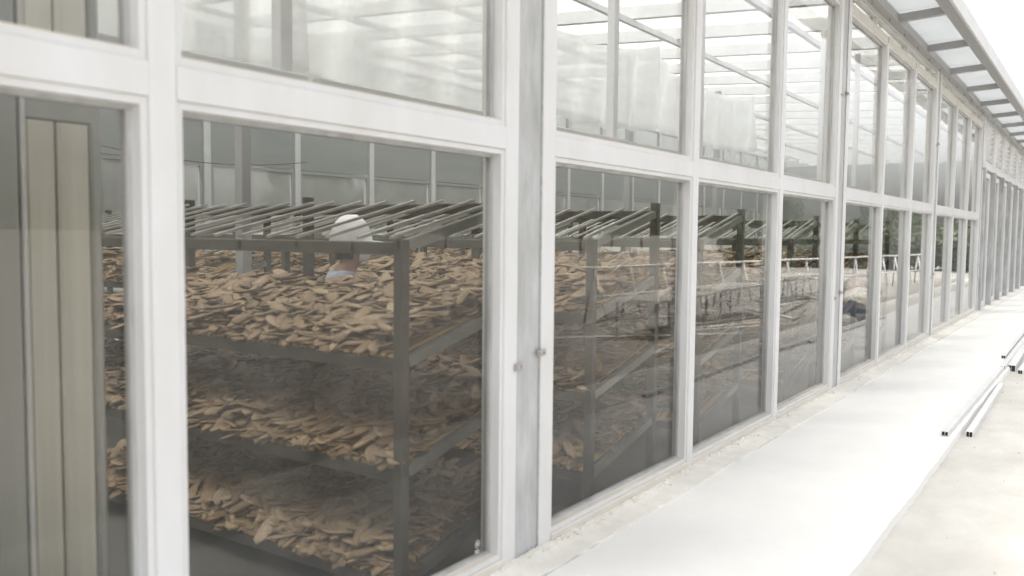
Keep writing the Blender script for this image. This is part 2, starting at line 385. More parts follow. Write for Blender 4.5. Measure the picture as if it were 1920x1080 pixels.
# door range beyond the last column
DT0, DT1 = 2.98, 3.07
xd = XD + .0
DW = 1.86
MB().bbox(xd + .002, xd + 15, 2.19, 2.31, DT0, DT1).build('door_transom', M['white'], hall)
x = xd + .05; k = 0
while x < xd + 14:
    jam = MB().bbox(x, x + .09, 2.15, 2.36, -.02, DT0 - .002).build('door_jamb', M['railm' if k % 1 else 'galv'], hall)
    d = MB(); d.ring(x + .35, x + DW - .18, .03, DT0 - .05, 2.24, 2.28, .10)
    dd = d.build('door', M['white'], hall)
    MB().box(x + .452, x + DW - .282, 2.257, 2.263, .132, DT0 - .152).build('pane', M['glass'], dd)
    MB().box(x + .47, x + .50, 2.20, 2.239, 1.0, 1.2).build('handle', M['steel'], dd)
    MB().bbox(x + .1, x + .34, 2.27, 2.31, .02, DT0 - .01).build('door_post', M['soffit'], hall)
    MB().box(x + DW - .17, x + DW - .03, 2.26, 2.30, .02, DT0 - .01).build('door_post', M['soffit'], hall)
    MB().bbox(x, x + .09, 2.2, 2.31, DT1 + .002, 3.99).build('mullion', M['white'], hall)
    f = MB().ring(x + .1, x + DW - .01, DT1 + .02, 3.98, 2.215, 2.29, .06).build('louvre_window', M['white'], hall)
    MB().box(x + .5, x + .54, 2.22, 2.285, DT1 + .081, 3.919).build('mullion', M['white'], f)
    MB().box(x + .165, x + .495, 2.25, 2.256, DT1 + .085, 3.915).build('pane', M['film'], f)
    s = MB()
    for q in range(7):
        z = DT1 + .12 + q * .11
        MB().beam((x + .545, 2.25, z), (x + DW - .075, 2.25, z), .085, .008, up=(0, .5, 1)).build('louvre_blade', M['fascia'], f)
    x += DW; k += 1
MB().box(xd + .002, xd + 15, 2.18, 2.32, -.02, .028).build('door_sill', M['fascia'], hall)
# eaves beam and canopy
XA, XE = redge(-3) - .45, xd + 15
CZ = 4.0
def slope(y): return CZ + (W - y) * .05
MB().bbox(XA, XE, 2.10, 2.205, CZ - .0, CZ + .10, .004).build('eaves_beam', M['soffit'], hall)
s = MB(); s.add([(XA, 1.50, CZ + .03), (XE, 1.50, CZ + .03), (XE, 1.62, CZ + .028), (XA, 1.62, CZ + .028), (XA, 1.50, CZ + .13), (XE, 1.50, CZ + .13), (XE, 1.62, CZ + .128), (XA, 1.62, CZ + .128)],
    [(0, 3, 2, 1), (4, 5, 6, 7), (0, 1, 5, 4), (1, 2, 6, 5), (2, 3, 7, 6), (3, 0, 4, 7)])
s.build('canopy_edge_beam', M['soffit'], hall)
MB().bbox(XA, XE, 1.465, 1.497, CZ + .02, CZ + .20, .004).build('fascia', M['fascia'], hall)
RP = 1.93; x = 10.86 - RP * 7; raft = []
while x < XE: raft.append(x); x += RP
for x in raft:
    MB().beam((x, 1.622, CZ + .075), (x, 2.098, CZ + .048), .085, .085).build('canopy_rafter', M['soffit'], hall)
for i in range(len(raft) - 1):
    MB().box(raft[i] + .003, raft[i + 1] - .003, 1.50, 2.30, CZ + .134, CZ + .140).build('canopy_sheet', M['canopysheet'], hall)
for x in [A + n * P * .5 for n in range(1, 60)]:
    if x < XE: 
        s = MB(); s.tube([(x, 2.15, CZ), (x, 2.15, CZ - .035)], .008, 6); s.build('bolt', M['soffit'], hall)
# interior roof: rafters across, purlins along, milky sheets on top
BY = 11.2
RZ = 4.22
def rz(y): return RZ + (y - 2.3) * .06
x = XA + .2; k = 0
rx = []
while x < 40: rx.append(x); x += 1.391
for x in rx:
    MB().beam((x, 2.34, rz(2.34)), (x, BY, rz(BY)), .10, .16).build('roof_rafter', M['fascia'], hall)
for y in (3.4, 5.2, 7.0, 8.8, 10.4):
    MB().beam((XA, y, rz(y) - .13), (XE, y, rz(y) - .13), .06, .07).build('purlin', M['fascia'], hall)
for i in range(0, len(rx) - 1, 2):
    a = rx[i]; e = rx[min(i + 2, len(rx) - 1)]
    z0, z1 = rz(2.3) + .09, rz(BY + .2) + .09
    MB().add([(a + .003, 2.3, z0), (e - .003, 2.3, z0), (e - .003, BY + .2, z1), (a + .003, BY + .2, z1), (a + .003, 2.3, z0 + .008), (e - .003, 2.3, z0 + .008), (e - .003, BY + .2, z1 + .008), (a + .003, BY + .2, z1 + .008)],
             [(0, 3, 2, 1), (4, 5, 6, 7), (0, 1, 5, 4), (1, 2, 6, 5), (2, 3, 7, 6), (3, 0, 4, 7)]).build('roof_sheet', M['roofsheet'], hall)
# strip between canopy sheet and roof sheet
MB().box(XA, XE, 2.206, 2.30, CZ + .001, RZ + .05).build('wall_plate', M['fascia'], hall)
# back wall
x = XA; k = 0
while x < XE:
    MB().bbox(x, x + .12, BY, BY + .12, IFL, 4.6).build('back_post', M['fascia'], hall)
    f = MB().ring(x + .122, x + P * 1.0 - .002, IFL + .1, 2.55, BY + .02, BY + .09, .05).build('back_window', M['soffit'], hall)
    MB().box(x + .175, x + P - .055, BY + .05, BY + .056, IFL + .155, 2.495).build('pane', M['glass_back'], f)
    MB().box(x + .122, x + P - .002, BY + .03, BY + .07, 2.56, 3.45).build('back_panel', M['backsheet'], hall)
    f = MB().ring(x + .122, x + P - .002, 3.46, 4.6, BY + .02, BY + .09, .05).build('back_window', M['soffit'], hall)
    MB().box(x + .175, x + P - .055, BY + .05, BY + .056, 3.515, 4.545).build('pane', M['glass_back'], f)
    x += P
# end walls
for xx in (XA - .1, XE):
    MB().box(xx, xx + .1, 2.2, BY + .12, IFL, 4.3).build('end_wall', M['backsheet'], hall)
# inner rail just behind the glazing, its hangers, and hanging film
IR = 3.0
for (xa, xb) in ((-1.6, 2.72), (2.80, 8.9), (9.2, 14.5), (14.8, 19.6)):
    MB().bbox(xa, xb, IR, IR + .06, 2.17, 2.24).build('inner_rail', M['fascia'], hall)
for x in (1.0, 2.62, 4.2, 5.75, 7.4, 9.6, 11.4, 13.2, 15, 17):
    MB().bbox(x, x + .07, IR + .065, IR + .13, 2.18, rz(3.0) - .1).build('hanger', M['fascia'], hall)
def film(x0, x1, y, z0, z1, sag=.2, seed=0):
    """plastic film gathered into folds, drooping between its ties"""
    rr = random.Random(seed); b = MB(); nx, nz = 40, 10; ph = rr.uniform(0, 6)
    for j in range(nz + 1):
        t = j / nz
        for i in range(nx + 1):
            u = i / nx; x = x0 + (x1 - x0) * u
            z = z1 + (z0 - z1) * t - sag * math.sin(math.pi * u) * (1 - .6 * t) * (1 + .2 * math.sin(5 * u + ph))
            b.v.append((x, y + .05 * math.sin(9 * u * (x1 - x0) + ph + 2 * t) + .03 * math.sin(23 * u + ph), z))
    for j in range(nz):
        for i in range(nx):
            k = j * (nx + 1) + i; b.f.append((k, k + 1, k + nx + 2, k + nx + 1))
    o = b.build('film_curtain', M['film'], hall, smooth=True)
    md = o.modifiers.new('thickness', 'SOLIDIFY'); md.thickness = .003
    return o
sd_ = 1
for x0, x1, y, z0, z1, sg in ((-1, 1.9, 4.6, 2.6, 3.7, .15), (2.0, 4.4, 4.9, 2.7, 3.9, .25), (4.5, 7.2, 5.1, 2.7, 4.0, .3), (7.4, 10.5, 5.0, 2.9, 4.0, .3), (0, 4, 8.0, 2.9, 4.2, .2), (4.2, 8.6, 8.2, 2.9, 4.2, .35), (10.8, 15, 5.2, 3.0, 4.0, .3)):
    film(x0, x1, y, z0, z1, sg, sd_); sd_ += 1
# mid-hall posts and sagging cables
for x in (1.2, 4.9, 8.6, 12.3, 16.0, 19.7):
    for y in (6.25,):
        MB().bbox(x, x + .10, y, y + .10, IFL, rz(y) - .17).build('hall_post', M['soffit'], hall)
def cable(a, b_, sag, r_=.0045):
    a = Vector(a); b_ = Vector(b_); pts = []
    for i in range(25):
        t = i / 24; p = a.lerp(b_, t); p.z -= sag * 4 * t * (1 - t); pts.append(p)
    s = MB(); s.tube(pts, r_, 5); s.build('cable', M['cable'], hall, smooth=True)
cable((3.0, 8.0, 2.7), (7.5, 8.3, 2.4), .25)

# ------------------------------------------------------------------ steel-clad drying cabinet at the left
cab = empty('steel_cabinet', (0, 0, IFL))
tag(cab, 'tall cream and grey steel-clad cabinet standing behind the leftmost pane', 'cabinet')
def cb(name, x0, x1, y0, y1, z0, z1, m, b_=.004): return MB().bbox(x0, x1, y0, y1, z0 - IFL, z1 - IFL, b_).build(name, M[m], cab)
HT = 3.6; Y0 = 2.92
for (xa, xb) in ((-2.2, -1.45), (-1.44, -.7), (-.69, .05), (.06, .62)):
    cb('side_panel', xa, xb, Y0, Y0 + .05, IFL, HT, 'panel', .008)
for (xa, xb) in ((1.424, 1.524), (1.531, 1.640)):
    cb('door_panel', xa, xb, Y0 - .02, Y0 + .05, IFL + .05, 1.895, 'panel', .010)
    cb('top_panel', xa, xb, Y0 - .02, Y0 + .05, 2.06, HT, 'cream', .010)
cb('lintel', 1.424, 1.66, Y0 - .01, Y0 + .05, 1.90, 2.055, 'paneldark')
cb('side_panel', .63, .98, Y0, Y0 + .05, IFL, HT, 'panel', .008)
cb('side_panel', .99, 1.29, Y0, Y0 + .05, IFL, HT, 'panel', .008)
cb('corner_post', 1.30, 1.402, Y0 - .03, Y0 + .05, IFL, HT, 'paneldark', .01)
cb('edge_trim', 1.405, 1.421, Y0 - .035, Y0 + .05, IFL, HT, 'fascia', .005)
cb('corner_post', 1.645, 1.69, Y0 - .015, Y0 + .10, IFL, HT, 'paneldark', .015)
cb('cabinet_body', -2.2, 1.62, Y0 + .11, Y0 + .40, IFL, HT, 'paneldark')

# ------------------------------------------------------------------ drying racks
TAN = .235
PW = .052
def sloped(b, x0, x1, y, z0, wd, ht):     # bar running along +x, rising
    return b.beam((x0, y, z0), (x1, y, z0 + (x1 - x0) * TAN), wd, ht)
def rack(x0, y0, wid, ln, tiers, label, detail=2, mids=()):
    r_ = empty('drying_rack', (x0, y0, IFL))
    tag(r_, label, 'drying rack', 'drying racks standing in rows inside the hall')
    top = tiers[0] - IFL; L = ln
    for yy in (0, wid - PW):
        MB().bbox(0, PW, yy, yy + PW, 0, top + .01, .004).build('post', M['rack'], r_)
    for yy in (0, wid * .55, wid - PW):
        MB().bbox(L, L + PW, yy, yy + PW, 0, top + L * TAN + .05, .004).build('post', M['rack'], r_)
    for ti, tz in enumerate(tiers):
        z = tz - IFL
        MB().bbox(PW + .0015, .04 + PW, PW + .001, wid - PW - .001, z - .06, z - .004, .003).build('front_rail', M['rack'], r_) if False else \
        MB().bbox(.004, PW - .004, PW + .001, wid - PW - .001, z - .058, z, .003).build('front_rail', M['rack'], r_)
        zb = z + L * TAN
        MB().bbox(L + .004, L + PW - .004, PW + .001, wid - PW - .001, zb - .055, zb , .003).build('back_rail', M['rack'], r_)
        for yy in (.021, wid - .021):
            s = MB(); sloped(s, PW + .001, L - .001, yy, z - .025 + PW * TAN, .034, .05); s.build('side_rail', M['railm'], r_)
        s = MB()
        n = int((wid - .1) / (.185 if ti == 0 else .055))
        if detail >= 2:
            bar = MB()
            if ti == 0: sloped(bar, .0, L - .002, 0, .0, .018, .013)
            else: sloped(bar, .0, L + .045, 0, 0, .034, .012)
            me = bar.mesh('batten' if ti == 0 else 'slat', M['bar' if ti == 0 else 'bamboo'])
            tr = MB()
            for q in ((.2, .5, .8) if ti else ()): tr.bbox(L * q, L * q + .03, PW, wid - PW, z + L * q * TAN - .035, z + L * q * TAN - .002, .002)
            tray = tr.build('tray', M['rack'], r_) if ti else r_
            for i in range(n):
                yy = .06 + (wid - .12) * i / (n - 1)
                o = link('batten' if ti == 0 else 'slat', me, tray)
                o.location = (.0, yy + random.uniform(-.006, .006), z + (.016 if ti == 0 else .010) + random.uniform(-.001, .002))
                o.rotation_euler.z = random.uniform(-.012, .012)
        else:
            for i in range(n):
                yy = .06 + (wid - .12) * i / (n - 1)
                sloped(s, .0, L - .002, yy, z + .012, .022, .014)
            s.build('slat_deck', M['bar' if ti == 0 else 'bamboo'], r_, kind='stuff')
    return r_
T1 = [1.497, .985, .495, -.005]; T2 = [1.497, 1.06, .585, .10]
RY, RW = 2.50, 2.75
racks = [(2.79, RY, RW, .84, T1), (4.47, RY, RW, .86, T2), (6.10, RY, RW, .88, T2), (8.36, RY, RW, .86, T2), (10.1, RY, RW, .86, T2), (11.9, RY, RW, .86, T2)]
lab = ['nearest drying rack, behind the widest pane, its sloping trays heaped with pale slices',
       'second drying rack, behind the pane just right of the grey column',
       'third drying rack, behind the pane right of the first thin mullion',
       'fourth drying rack, seen through the narrow pane before the second grey column',
       'fifth drying rack, mostly lost in the reflections past the second grey column',
       'sixth and farthest drying rack of the front row']
for i, rk in enumerate(racks): rack(*rk, lab[i], detail=2 if i < 3 else 1)
rows2 = [(1.05, 6.45, 2.7, .86, T1), (2.79, 6.45, 2.7, .86, T1), (4.47, 6.45, 2.7, .86, T2), (6.15, 6.45, 2.7, .86, T2), (8.3, 6.45, 2.7, .86, T2), (10.0, 6.45, 2.7, .86, T2)]
ordn = ['first', 'second', 'third', 'fourth', 'fifth', 'sixth']
for i, rk in enumerate(rows2): rack(*rk, '%s drying rack from the left in the row behind the front one' % ordn[i], detail=1)

# ------------------------------------------------------------------ slices of drying food
def slice_template(seed):
    rr = random.Random(seed); n = 6; S = 5
    Lh = .5; bend = rr.uniform(-.10, .10); cup = rr.uniform(-.01, .06); tw = rr.uniform(-.3, .3); fat = rr.uniform(.75, 1.1)
    V = [(-Lh, bend * .2, 0)]; F = []
    for i in range(S):
        t = -1 + 2 * (i + .8) / (S + .6); hw = .185 * fat * (1 - abs(t) ** 2.4) ** .5 * (1 + .14 * t * rr.choice((1, 1, -.3))); th = .032 * (1 - .5 * abs(t))
        for k in range(n):
            a = 2 * math.pi * k / n + .3; yy = math.cos(a) * hw; zz = math.sin(a) * th + cup * t * t + rr.uniform(-.008, .008)
            ang = tw * t; y2 = yy * math.cos(ang) - zz * math.sin(ang); z2 = yy * math.sin(ang) + zz * math.cos(ang)
            V.append((t * Lh, y2 + bend * (1 - t * t), z2))
    V.append((Lh, 0, cup))
    for k in range(n): F.append((0, 1 + (k + 1) % n, 1 + k))
    for i in range(S - 1):
        for k in range(n):
            a = 1 + i * n + k; b_ = 1 + i * n + (k + 1) % n; c = b_ + n; d = a + n; F.append((a, b_, c)); F.append((a, c, d))
    e = 1 + (S - 1) * n
    for k in range(n): F.append((e + k, e + (k + 1) % n, e + n))
    return np.array(V), np.array(F)
TPL = [slice_template(s) for s in range(10)]
def inst(x0, y0, wid, ln, tz, dens, front):
    """positions, rotations and sizes of the slices heaped on one tray"""
    n = int(wid * ln * dens); out_ = []
    ph = rng.uniform(0, 6, 6)
    for i in range(n):
        lay = rng.random()
        x = rng.uniform(-.01, ln + .02); y = rng.uniform(.075, wid - .03)
        heap = .5 + .5 * math.sin(3.1 * x + ph[0] + 1.3 * math.sin(2.3 * y + ph[1])) * math.sin(4.3 * y + ph[2])
        h = .022 + lay * (.045 + .055 * heap)
        bad = min(x, y, wid - y)                      # thin out at the tray edge
        if bad < .05: h = .02 + .03 * lay
        L_ = rng.uniform(.15, .25); W_ = rng.uniform(.75, 1.25) * L_
        yaw = rng.normal(0.9, .9) if rng.random() < .7 else rng.uniform(-3.14, 3.14)
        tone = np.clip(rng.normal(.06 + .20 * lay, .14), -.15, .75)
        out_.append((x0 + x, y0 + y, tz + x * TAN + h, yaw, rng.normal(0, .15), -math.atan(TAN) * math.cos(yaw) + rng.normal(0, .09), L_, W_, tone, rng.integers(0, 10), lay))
    return out_
def rots(I):
    I = np.asarray(I); yaw, rl, pt = I[:, 3], I[:, 4], I[:, 5]
    cyw, syw, cr_, sr_, cp, sp = np.cos(yaw), np.sin(yaw), np.cos(rl), np.sin(rl), np.cos(pt), np.sin(pt)
    m = np.empty((len(I), 3, 3))
    m[:, 0, 0] = cyw * cp; m[:, 0, 1] = cyw * sp * sr_ - syw * cr_; m[:, 0, 2] = cyw * sp * cr_ + syw * sr_
    m[:, 1, 0] = syw * cp; m[:, 1, 1] = syw * sp * sr_ + cyw * cr_; m[:, 1, 2] = syw * sp * cr_ - cyw * sr_
    m[:, 2, 0] = -sp; m[:, 2, 1] = cp * sr_; m[:, 2, 2] = cp * cr_
    return m
def heap_mesh(name, I):
    I = np.asarray(I, float); Vs, Fs, Ts = [], [], []; off = 0
    for t, (V, F) in enumerate(TPL):
        J = I[I[:, 9] == t]
        if not len(J): continue
        m = rots(J); sc = np.stack([J[:, 6], J[:, 7], J[:, 6]], 1)
        P_ = np.einsum('nij,nvj->nvi', m, V[None] * sc[:, None, :]) + J[:, None, :3]
        nv = len(V); Fa = F[None] + (np.arange(len(J)) * nv)[:, None, None] + off
        Vs.append(P_.reshape(-1, 3)); Fs.append(Fa.reshape(-1, 3)); Ts.append(np.repeat(J[:, 8], nv)); off += nv * len(J)
    V = np.concatenate(Vs); F = np.concatenate(Fs); T = np.concatenate(Ts)
    me = bpy.data.meshes.new(name); me.vertices.add(len(V)); me.vertices.foreach_set('co', V.astype(np.float32).ravel())
    me.loops.add(F.size); me.loops.foreach_set('vertex_index', F.astype(np.int32).ravel())
    me.polygons.add(len(F)); me.polygons.foreach_set('loop_start', np.arange(0, F.size, 3, dtype=np.int32))
    me.update(calc_edges=True); me.validate()
    a = me.attributes.new('tone', 'FLOAT', 'POINT'); a.data.foreach_set('value', T.astype(np.float32))
    me.materials.append(M['food']); me.shade_smooth()
    return me
near = []; rest = []
for i, (x0, y0, wd, ln, tiers) in enumerate(racks):
    for ti, tz in enumerate(tiers[1:]):
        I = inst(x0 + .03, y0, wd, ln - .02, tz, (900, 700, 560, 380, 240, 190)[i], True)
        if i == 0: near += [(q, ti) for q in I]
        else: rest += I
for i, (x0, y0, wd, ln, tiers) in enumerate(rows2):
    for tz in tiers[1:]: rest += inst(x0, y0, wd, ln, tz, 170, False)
# the slices that show largest are objects of their own
cw = cam.matrix_world.inverted()
def score(q):
    p = cw @ Vector(q[:3]); 
    if p.z > -.1: return -1
    u = 960 + 1687.0 * .96 * p.x / -p.z; v = 540 - 1620 * p.y / -p.z
    if not (350 < u < 905 and 470 < v < 1070): return -1
    if q[10] < .72: return -1
    return q[6] / -p.z
near.sort(key=lambda t: -score(t[0]))
single = near[:300]; rest += [t[0] for t in near[300:]]
tm = []
for V, F in TPL:
    me = bpy.data.meshes.new('dried_slice'); me.from_pydata([tuple(v) for v in V], [], [tuple(int(i) for i in f) for f in F]); me.update()
    a = me.attributes.new('tone', 'FLOAT', 'POINT'); a.data.foreach_set('value', np.full(len(V), .5, np.float32))
    me.materials.append(M['food']); me.shade_smooth(); tm.append(me)
where = ['upper', 'middle', 'lowest']
RM = rots([t[0] for t in single])
for (q, ti), m in zip(single, RM):
    o = link('dried_slice', tm[int(q[9])])
    mm = Matrix([list(map(float, r_)) for r_ in m]).to_4x4(); mm = mm @ Matrix.Diagonal((q[6], q[7], q[6], 1)); mm.translation = Vector([float(c) for c in q[:3]]); o.matrix_world = mm
    tag(o, 'pale tan elongated dried slice on the %s food tray of the nearest rack' % where[ti], 'dried slice', 'dried slices on the %s food tray of the nearest rack' % where[ti])
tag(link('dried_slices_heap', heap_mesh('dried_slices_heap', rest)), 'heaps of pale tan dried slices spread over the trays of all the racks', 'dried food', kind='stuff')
# a thin under-layer of crushed scraps so that trays read as full

# ------------------------------------------------------------------ the worker in the aisle
def skin_mesh(name, verts, edges, radii, root, m, parent, sub=2):
    me = bpy.data.meshes.new(name); me.from_pydata(verts, edges, []); me.materials.append(m)
    o = link(name, me, parent)
    if not me.skin_vertices: 
        bpy.context.view_layer.objects.active = o
    md = o.modifiers.new('skin', 'SKIN'); md.use_smooth_shade = True
    sv = me.skin_vertices[0].data if me.skin_vertices else None
    if sv is None: return o
    for i, r_ in enumerate(radii):
        sv[i].radius = (r_, r_) if not isinstance(r_, tuple) else r_
        sv[i].use_root = (i == root)
    s = o.modifiers.new('sub', 'SUBSURF'); s.levels = sub; s.render_levels = sub
    return o
per = empty('person', (3.80, 3.98, IFL)); per.rotation_euler.z = R(-50)     # local +X is where the worker faces
tag(per, 'worker in white cap and pale blue shirt standing between the two nearest racks', 'person')
V = []; E_ = []; RD = []
def vadd(p, r_, parent=None):
    V.append(p); RD.append(r_)
    if parent is not None: E_.append((parent, len(V) - 1))
    return len(V) - 1
pel = vadd((0, 0, .93), (.13, .15)); wa = vadd((.02, 0, 1.08), (.115, .14), pel); ch = vadd((.05, 0, 1.28), (.12, .165), wa); nk0 = vadd((.08, 0, 1.43), (.085, .10), ch)
nk = vadd((.10, 0, 1.49), .05, nk0); hd0 = vadd((.12, 0, 1.55), .072, nk); hd1 = vadd((.125, 0, 1.64), .088, hd0); hd2 = vadd((.115, 0, 1.71), .075, hd1)
jaw = vadd((.185, 0, 1.545), .042, hd0); nose = vadd((.225, 0, 1.605), .016, hd1)
for s in (-1, 1):
    ear = vadd((.11, s * .093, 1.615), .018, hd1)
    sh = vadd((.06, s * .17, 1.40), .062, ch); el = vadd((.16, s * .23, 1.14), .043, sh); wr = vadd((.40, s * .15, 1.10), .029, el)
    pm = vadd((.47, s * .14, 1.10), (.018, .040), wr)
    for f, (dy, ln_) in enumerate(((-.030, .075), (-.010, .085), (.010, .080), (.030, .062))):
        a = vadd((.495, s * .14 + dy, 1.10), .0095, pm); b1 = vadd((.495 + ln_ * .55, s * .14 + dy * 1.15, 1.09), .0085, a); vadd((.495 + ln_ * .9, s * .14 + dy * 1.1, 1.065), .0075, b1)
    t1 = vadd((.455, s * .14 - s * .045, 1.095), .011, pm); vadd((.485, s * .14 - s * .066, 1.08), .009, t1)
    hp = vadd((0, s * .09, .86), .095, pel); kn = vadd((.03, s * .10, .48), .062, hp); an = vadd((0, s * .10, .09), .042, kn); vadd((.12, s * .11, .045), .038, an)
bpy.context.view_layer.update()
body = skin_mesh('body', V, E_, RD, 0, M['skin'], per)
# shirt and trousers: slightly fuller skins over the same skeleton
def garment(name, idx, grow, m):
    mp = {i: k for k, i in enumerate(idx)}
    vv = [V[i] for i in idx]; ee = [(mp[a], mp[b_]) for a, b_ in E_ if a in mp and b_ in mp]
    rr_ = [tuple((x + grow) for x in (RD[i] if isinstance(RD[i], tuple) else (RD[i], RD[i]))) for i in idx]
    return skin_mesh(name, vv, ee, rr_, 0, m, per)
names = list(range(len(V)))
sh_i = [0, 1, 2, 3]; tr_i = [0]
base = 10
per_side = (len(V) - base) // 2
for s in range(2):
    o_ = base + s * per_side
    sh_i += [o_ + 1, o_ + 2, o_ + 3]
    tr_i += [len(V) - 0 and o_ + per_side - 4, o_ + per_side - 3, o_ + per_side - 2]
garment('shirt', sh_i, .014, M['shirt']); garment('trousers', tr_i, .013, M['trousers'])
cp = MB(); n = 32
prof = [(.104, 1.615), (.106, 1.64), (.101, 1.68), (.088, 1.725), (.066, 1.762), (.036, 1.788), (.012, 1.797), (.001, 1.798)]
for i, (r_, z) in enumerate(prof):
    for k in range(n):
        a = 2 * math.pi * k / n; cp.v.append((.112 + r_ * 1.28 * math.cos(a), r_ * 1.16 * math.sin(a), 1.615 + (z - 1.615) * 1.08))
for i in range(len(prof) - 1):
    for k in range(n): cp.f.append((i * n + k, i * n + (k + 1) % n, (i + 1) * n + (k + 1) % n, (i + 1) * n + k))
capo = cp.build('cap', M['capm'], per, smooth=True); capo.modifiers.new('s', 'SUBSURF').levels = 1; md = capo.modifiers.new('t', 'SOLIDIFY'); md.thickness = .004
bm_ = MB(); nb = 12
for j, (rr_, dz) in enumerate(((.105, 0), (.15, -.004), (.195, -.016))):
    for k in range(nb + 1):
        a = R(-58 + 116 * k / nb); bm_.v.append((.112 + (rr_ * 1.27) * math.cos(a), min(rr_, .125) * 1.14 * math.sin(a), 1.645 + dz - .012 * abs(math.sin(a))))
for j in range(2):
    for k in range(nb): q = j * (nb + 1) + k; bm_.f.append((q, q + nb + 1, q + nb + 2, q + 1))
br = bm_.build('visor', M['capm'], capo, smooth=True); md = br.modifiers.new('t', 'SOLIDIFY'); md.thickness = .005
hb = MB()
for i, (r_, z) in enumerate(((.090, 1.53), (.098, 1.57), (.099, 1.62))):
    for k in range(13):
        a = R(75 + 210 * k / 12); hb.v.append((.112 + r_ * 1.05 * math.cos(a), r_ * math.sin(a), z))
for i in range(2):
    for k in range(12): q = i * 13 + k; hb.f.append((q, q + 1, q + 14, q + 13))
h_ = hb.build('hair', M['hair'], per, smooth=True); md = h_.modifiers.new('t', 'SOLIDIFY'); md.thickness = .008
mk = MB()
for i, (r_, z, xo) in enumerate(((.075, 1.515, .03), (.088, 1.55, .032), (.094, 1.59, .026), (.09, 1.612, .018))):
    for k in range(11):
        a = R(-70 + 140 * k / 10); mk.v.append((.112 + xo + r_ * math.cos(a), r_ * math.sin(a), z))
for i in range(3):
    for k in range(10): q = i * 11 + k; mk.f.append((q, q + 1, q + 12, q + 11))
mo = mk.build('face_mask', M['maskm'], per, smooth=True); md = mo.modifiers.new('t', 'SOLIDIFY'); md.thickness = .003
for s in (-1, 1):
    e = MB(); e.tube([(.196, s * .032, 1.632), (.206, s * .032, 1.632), (.210, s * .032, 1.632)], [.012, .010, .003], 8); e.build('eye', M['dark'], per)

# ------------------------------------------------------------------ aluminium profiles lying on the pavement edge
def profile(p0, p1, wd, ht, label, t=.0035):
    p0 = Vector(p0); p1 = Vector(p1); d = (p1 - p0); L = d.length; rz_ = math.atan2(d.y, d.x)
    o = empty('aluminium_profile', p0, rz_); o.rotation_euler.y = -math.asin((p1.z - p0.z) / L)
    s = MB(); s.box(0, L, -wd / 2, wd / 2, 0, t); s.box(0, L, -wd / 2, wd / 2, ht - t, ht); s.box(0, L, -wd / 2, -wd / 2 + t, t, ht - t); s.box(0, L, wd / 2 - t, wd / 2, t, ht - t)
    s.box(0, L, -.001, .001, t, ht - t)
    s.build('tube_wall', M['white'], o)
    s = MB(); s.box(.02, .03, -wd / 2 + t, wd / 2 - t, t, ht - t); s.build('dark_end', M['dark'], o)
    tag(o, label, 'metal profile', 'aluminium profiles lying along the pavement edge'); return o
profile((7.36, .985, -.003), (11.5, .97, -.002), .05, .04, 'nearest white square profile lying on the edge of the pavement')
profile((7.75, .86, YARD + .0), (10.6, .89, YARD + .0), .05, .05, 'white square profile lying on the rough concrete just below the pavement edge')
profile((11.55, .965, -.003), (16.2, 1.0, -.003), .05, .04, 'farther white profile continuing along the pavement edge')
profile((11.9, .90, YARD), (16.9, .95, YARD), .08, .08, 'thick white profile with a dark open end at the right frame edge')
profile((12.6, 1.05, -.003), (17.4, 1.08, -.003), .05, .04, 'white profile lying on the pavement beside the farther pair')
profile((11.75, .80, YARD), (15.0, .79, YARD), .05, .05, 'thin white profile lying lowest on the rough concrete')
# chips and pebbles on the rough concrete
b = MB()
for i in range(60):
    x = random.uniform(3.2, 20); y = random.uniform(max(.2, x * .04), .90); s = random.uniform(.002, .007) * (1 + x * .03)
    b.beam((x - s, y, YARD + s * .3), (x + s, y + random.uniform(-s, s), YARD + s * .4), s * 1.4, s)
tag(b.build('gravel_chips', M['yard']), 'small stone chips scattered over the rough concrete', 'gravel', kind='stuff')

# ------------------------------------------------------------------ the yard to the right of the frame, seen in the glass
def pipe_thing(name, label, cat, segs, rad, m, group=None):
    s = MB()
    for a, b_ in segs: s.tube([a, b_], rad, 7)
    o = s.build(name, m, smooth=True); return tag(o, label, cat, group)
# long trestle frame
tr = empty('trestle_frame', (13.5, -3.4, YARD)); tr.rotation_euler.z = R(7)
tag(tr, 'long white pipe trestle with V-shaped legs mirrored in the right-hand panes', 'trestle')
MB().tube([(0, 0, .98), (21, 0, .98)], .026, 8).build('top_pipe', M['pipe'], tr, smooth=True)
MB().tube([(0, .5, .50), (21, .5, .50)], .018, 8).build('lower_pipe', M['pipe'], tr, smooth=True)
lg = MB().tube([(0, 0, .98), (.35, .05, .0)], .022, 7).mesh('leg', M['pipe'], True); lg2 = MB().tube([(0, 0, .98), (-.35, .05, .0)], .022, 7).mesh('leg', M['railm'], True)
for i in range(17):
    for q in (lg, lg2):
        o = link('leg', q, tr); o.location = (.6 + 1.2 * i, 0, 0)
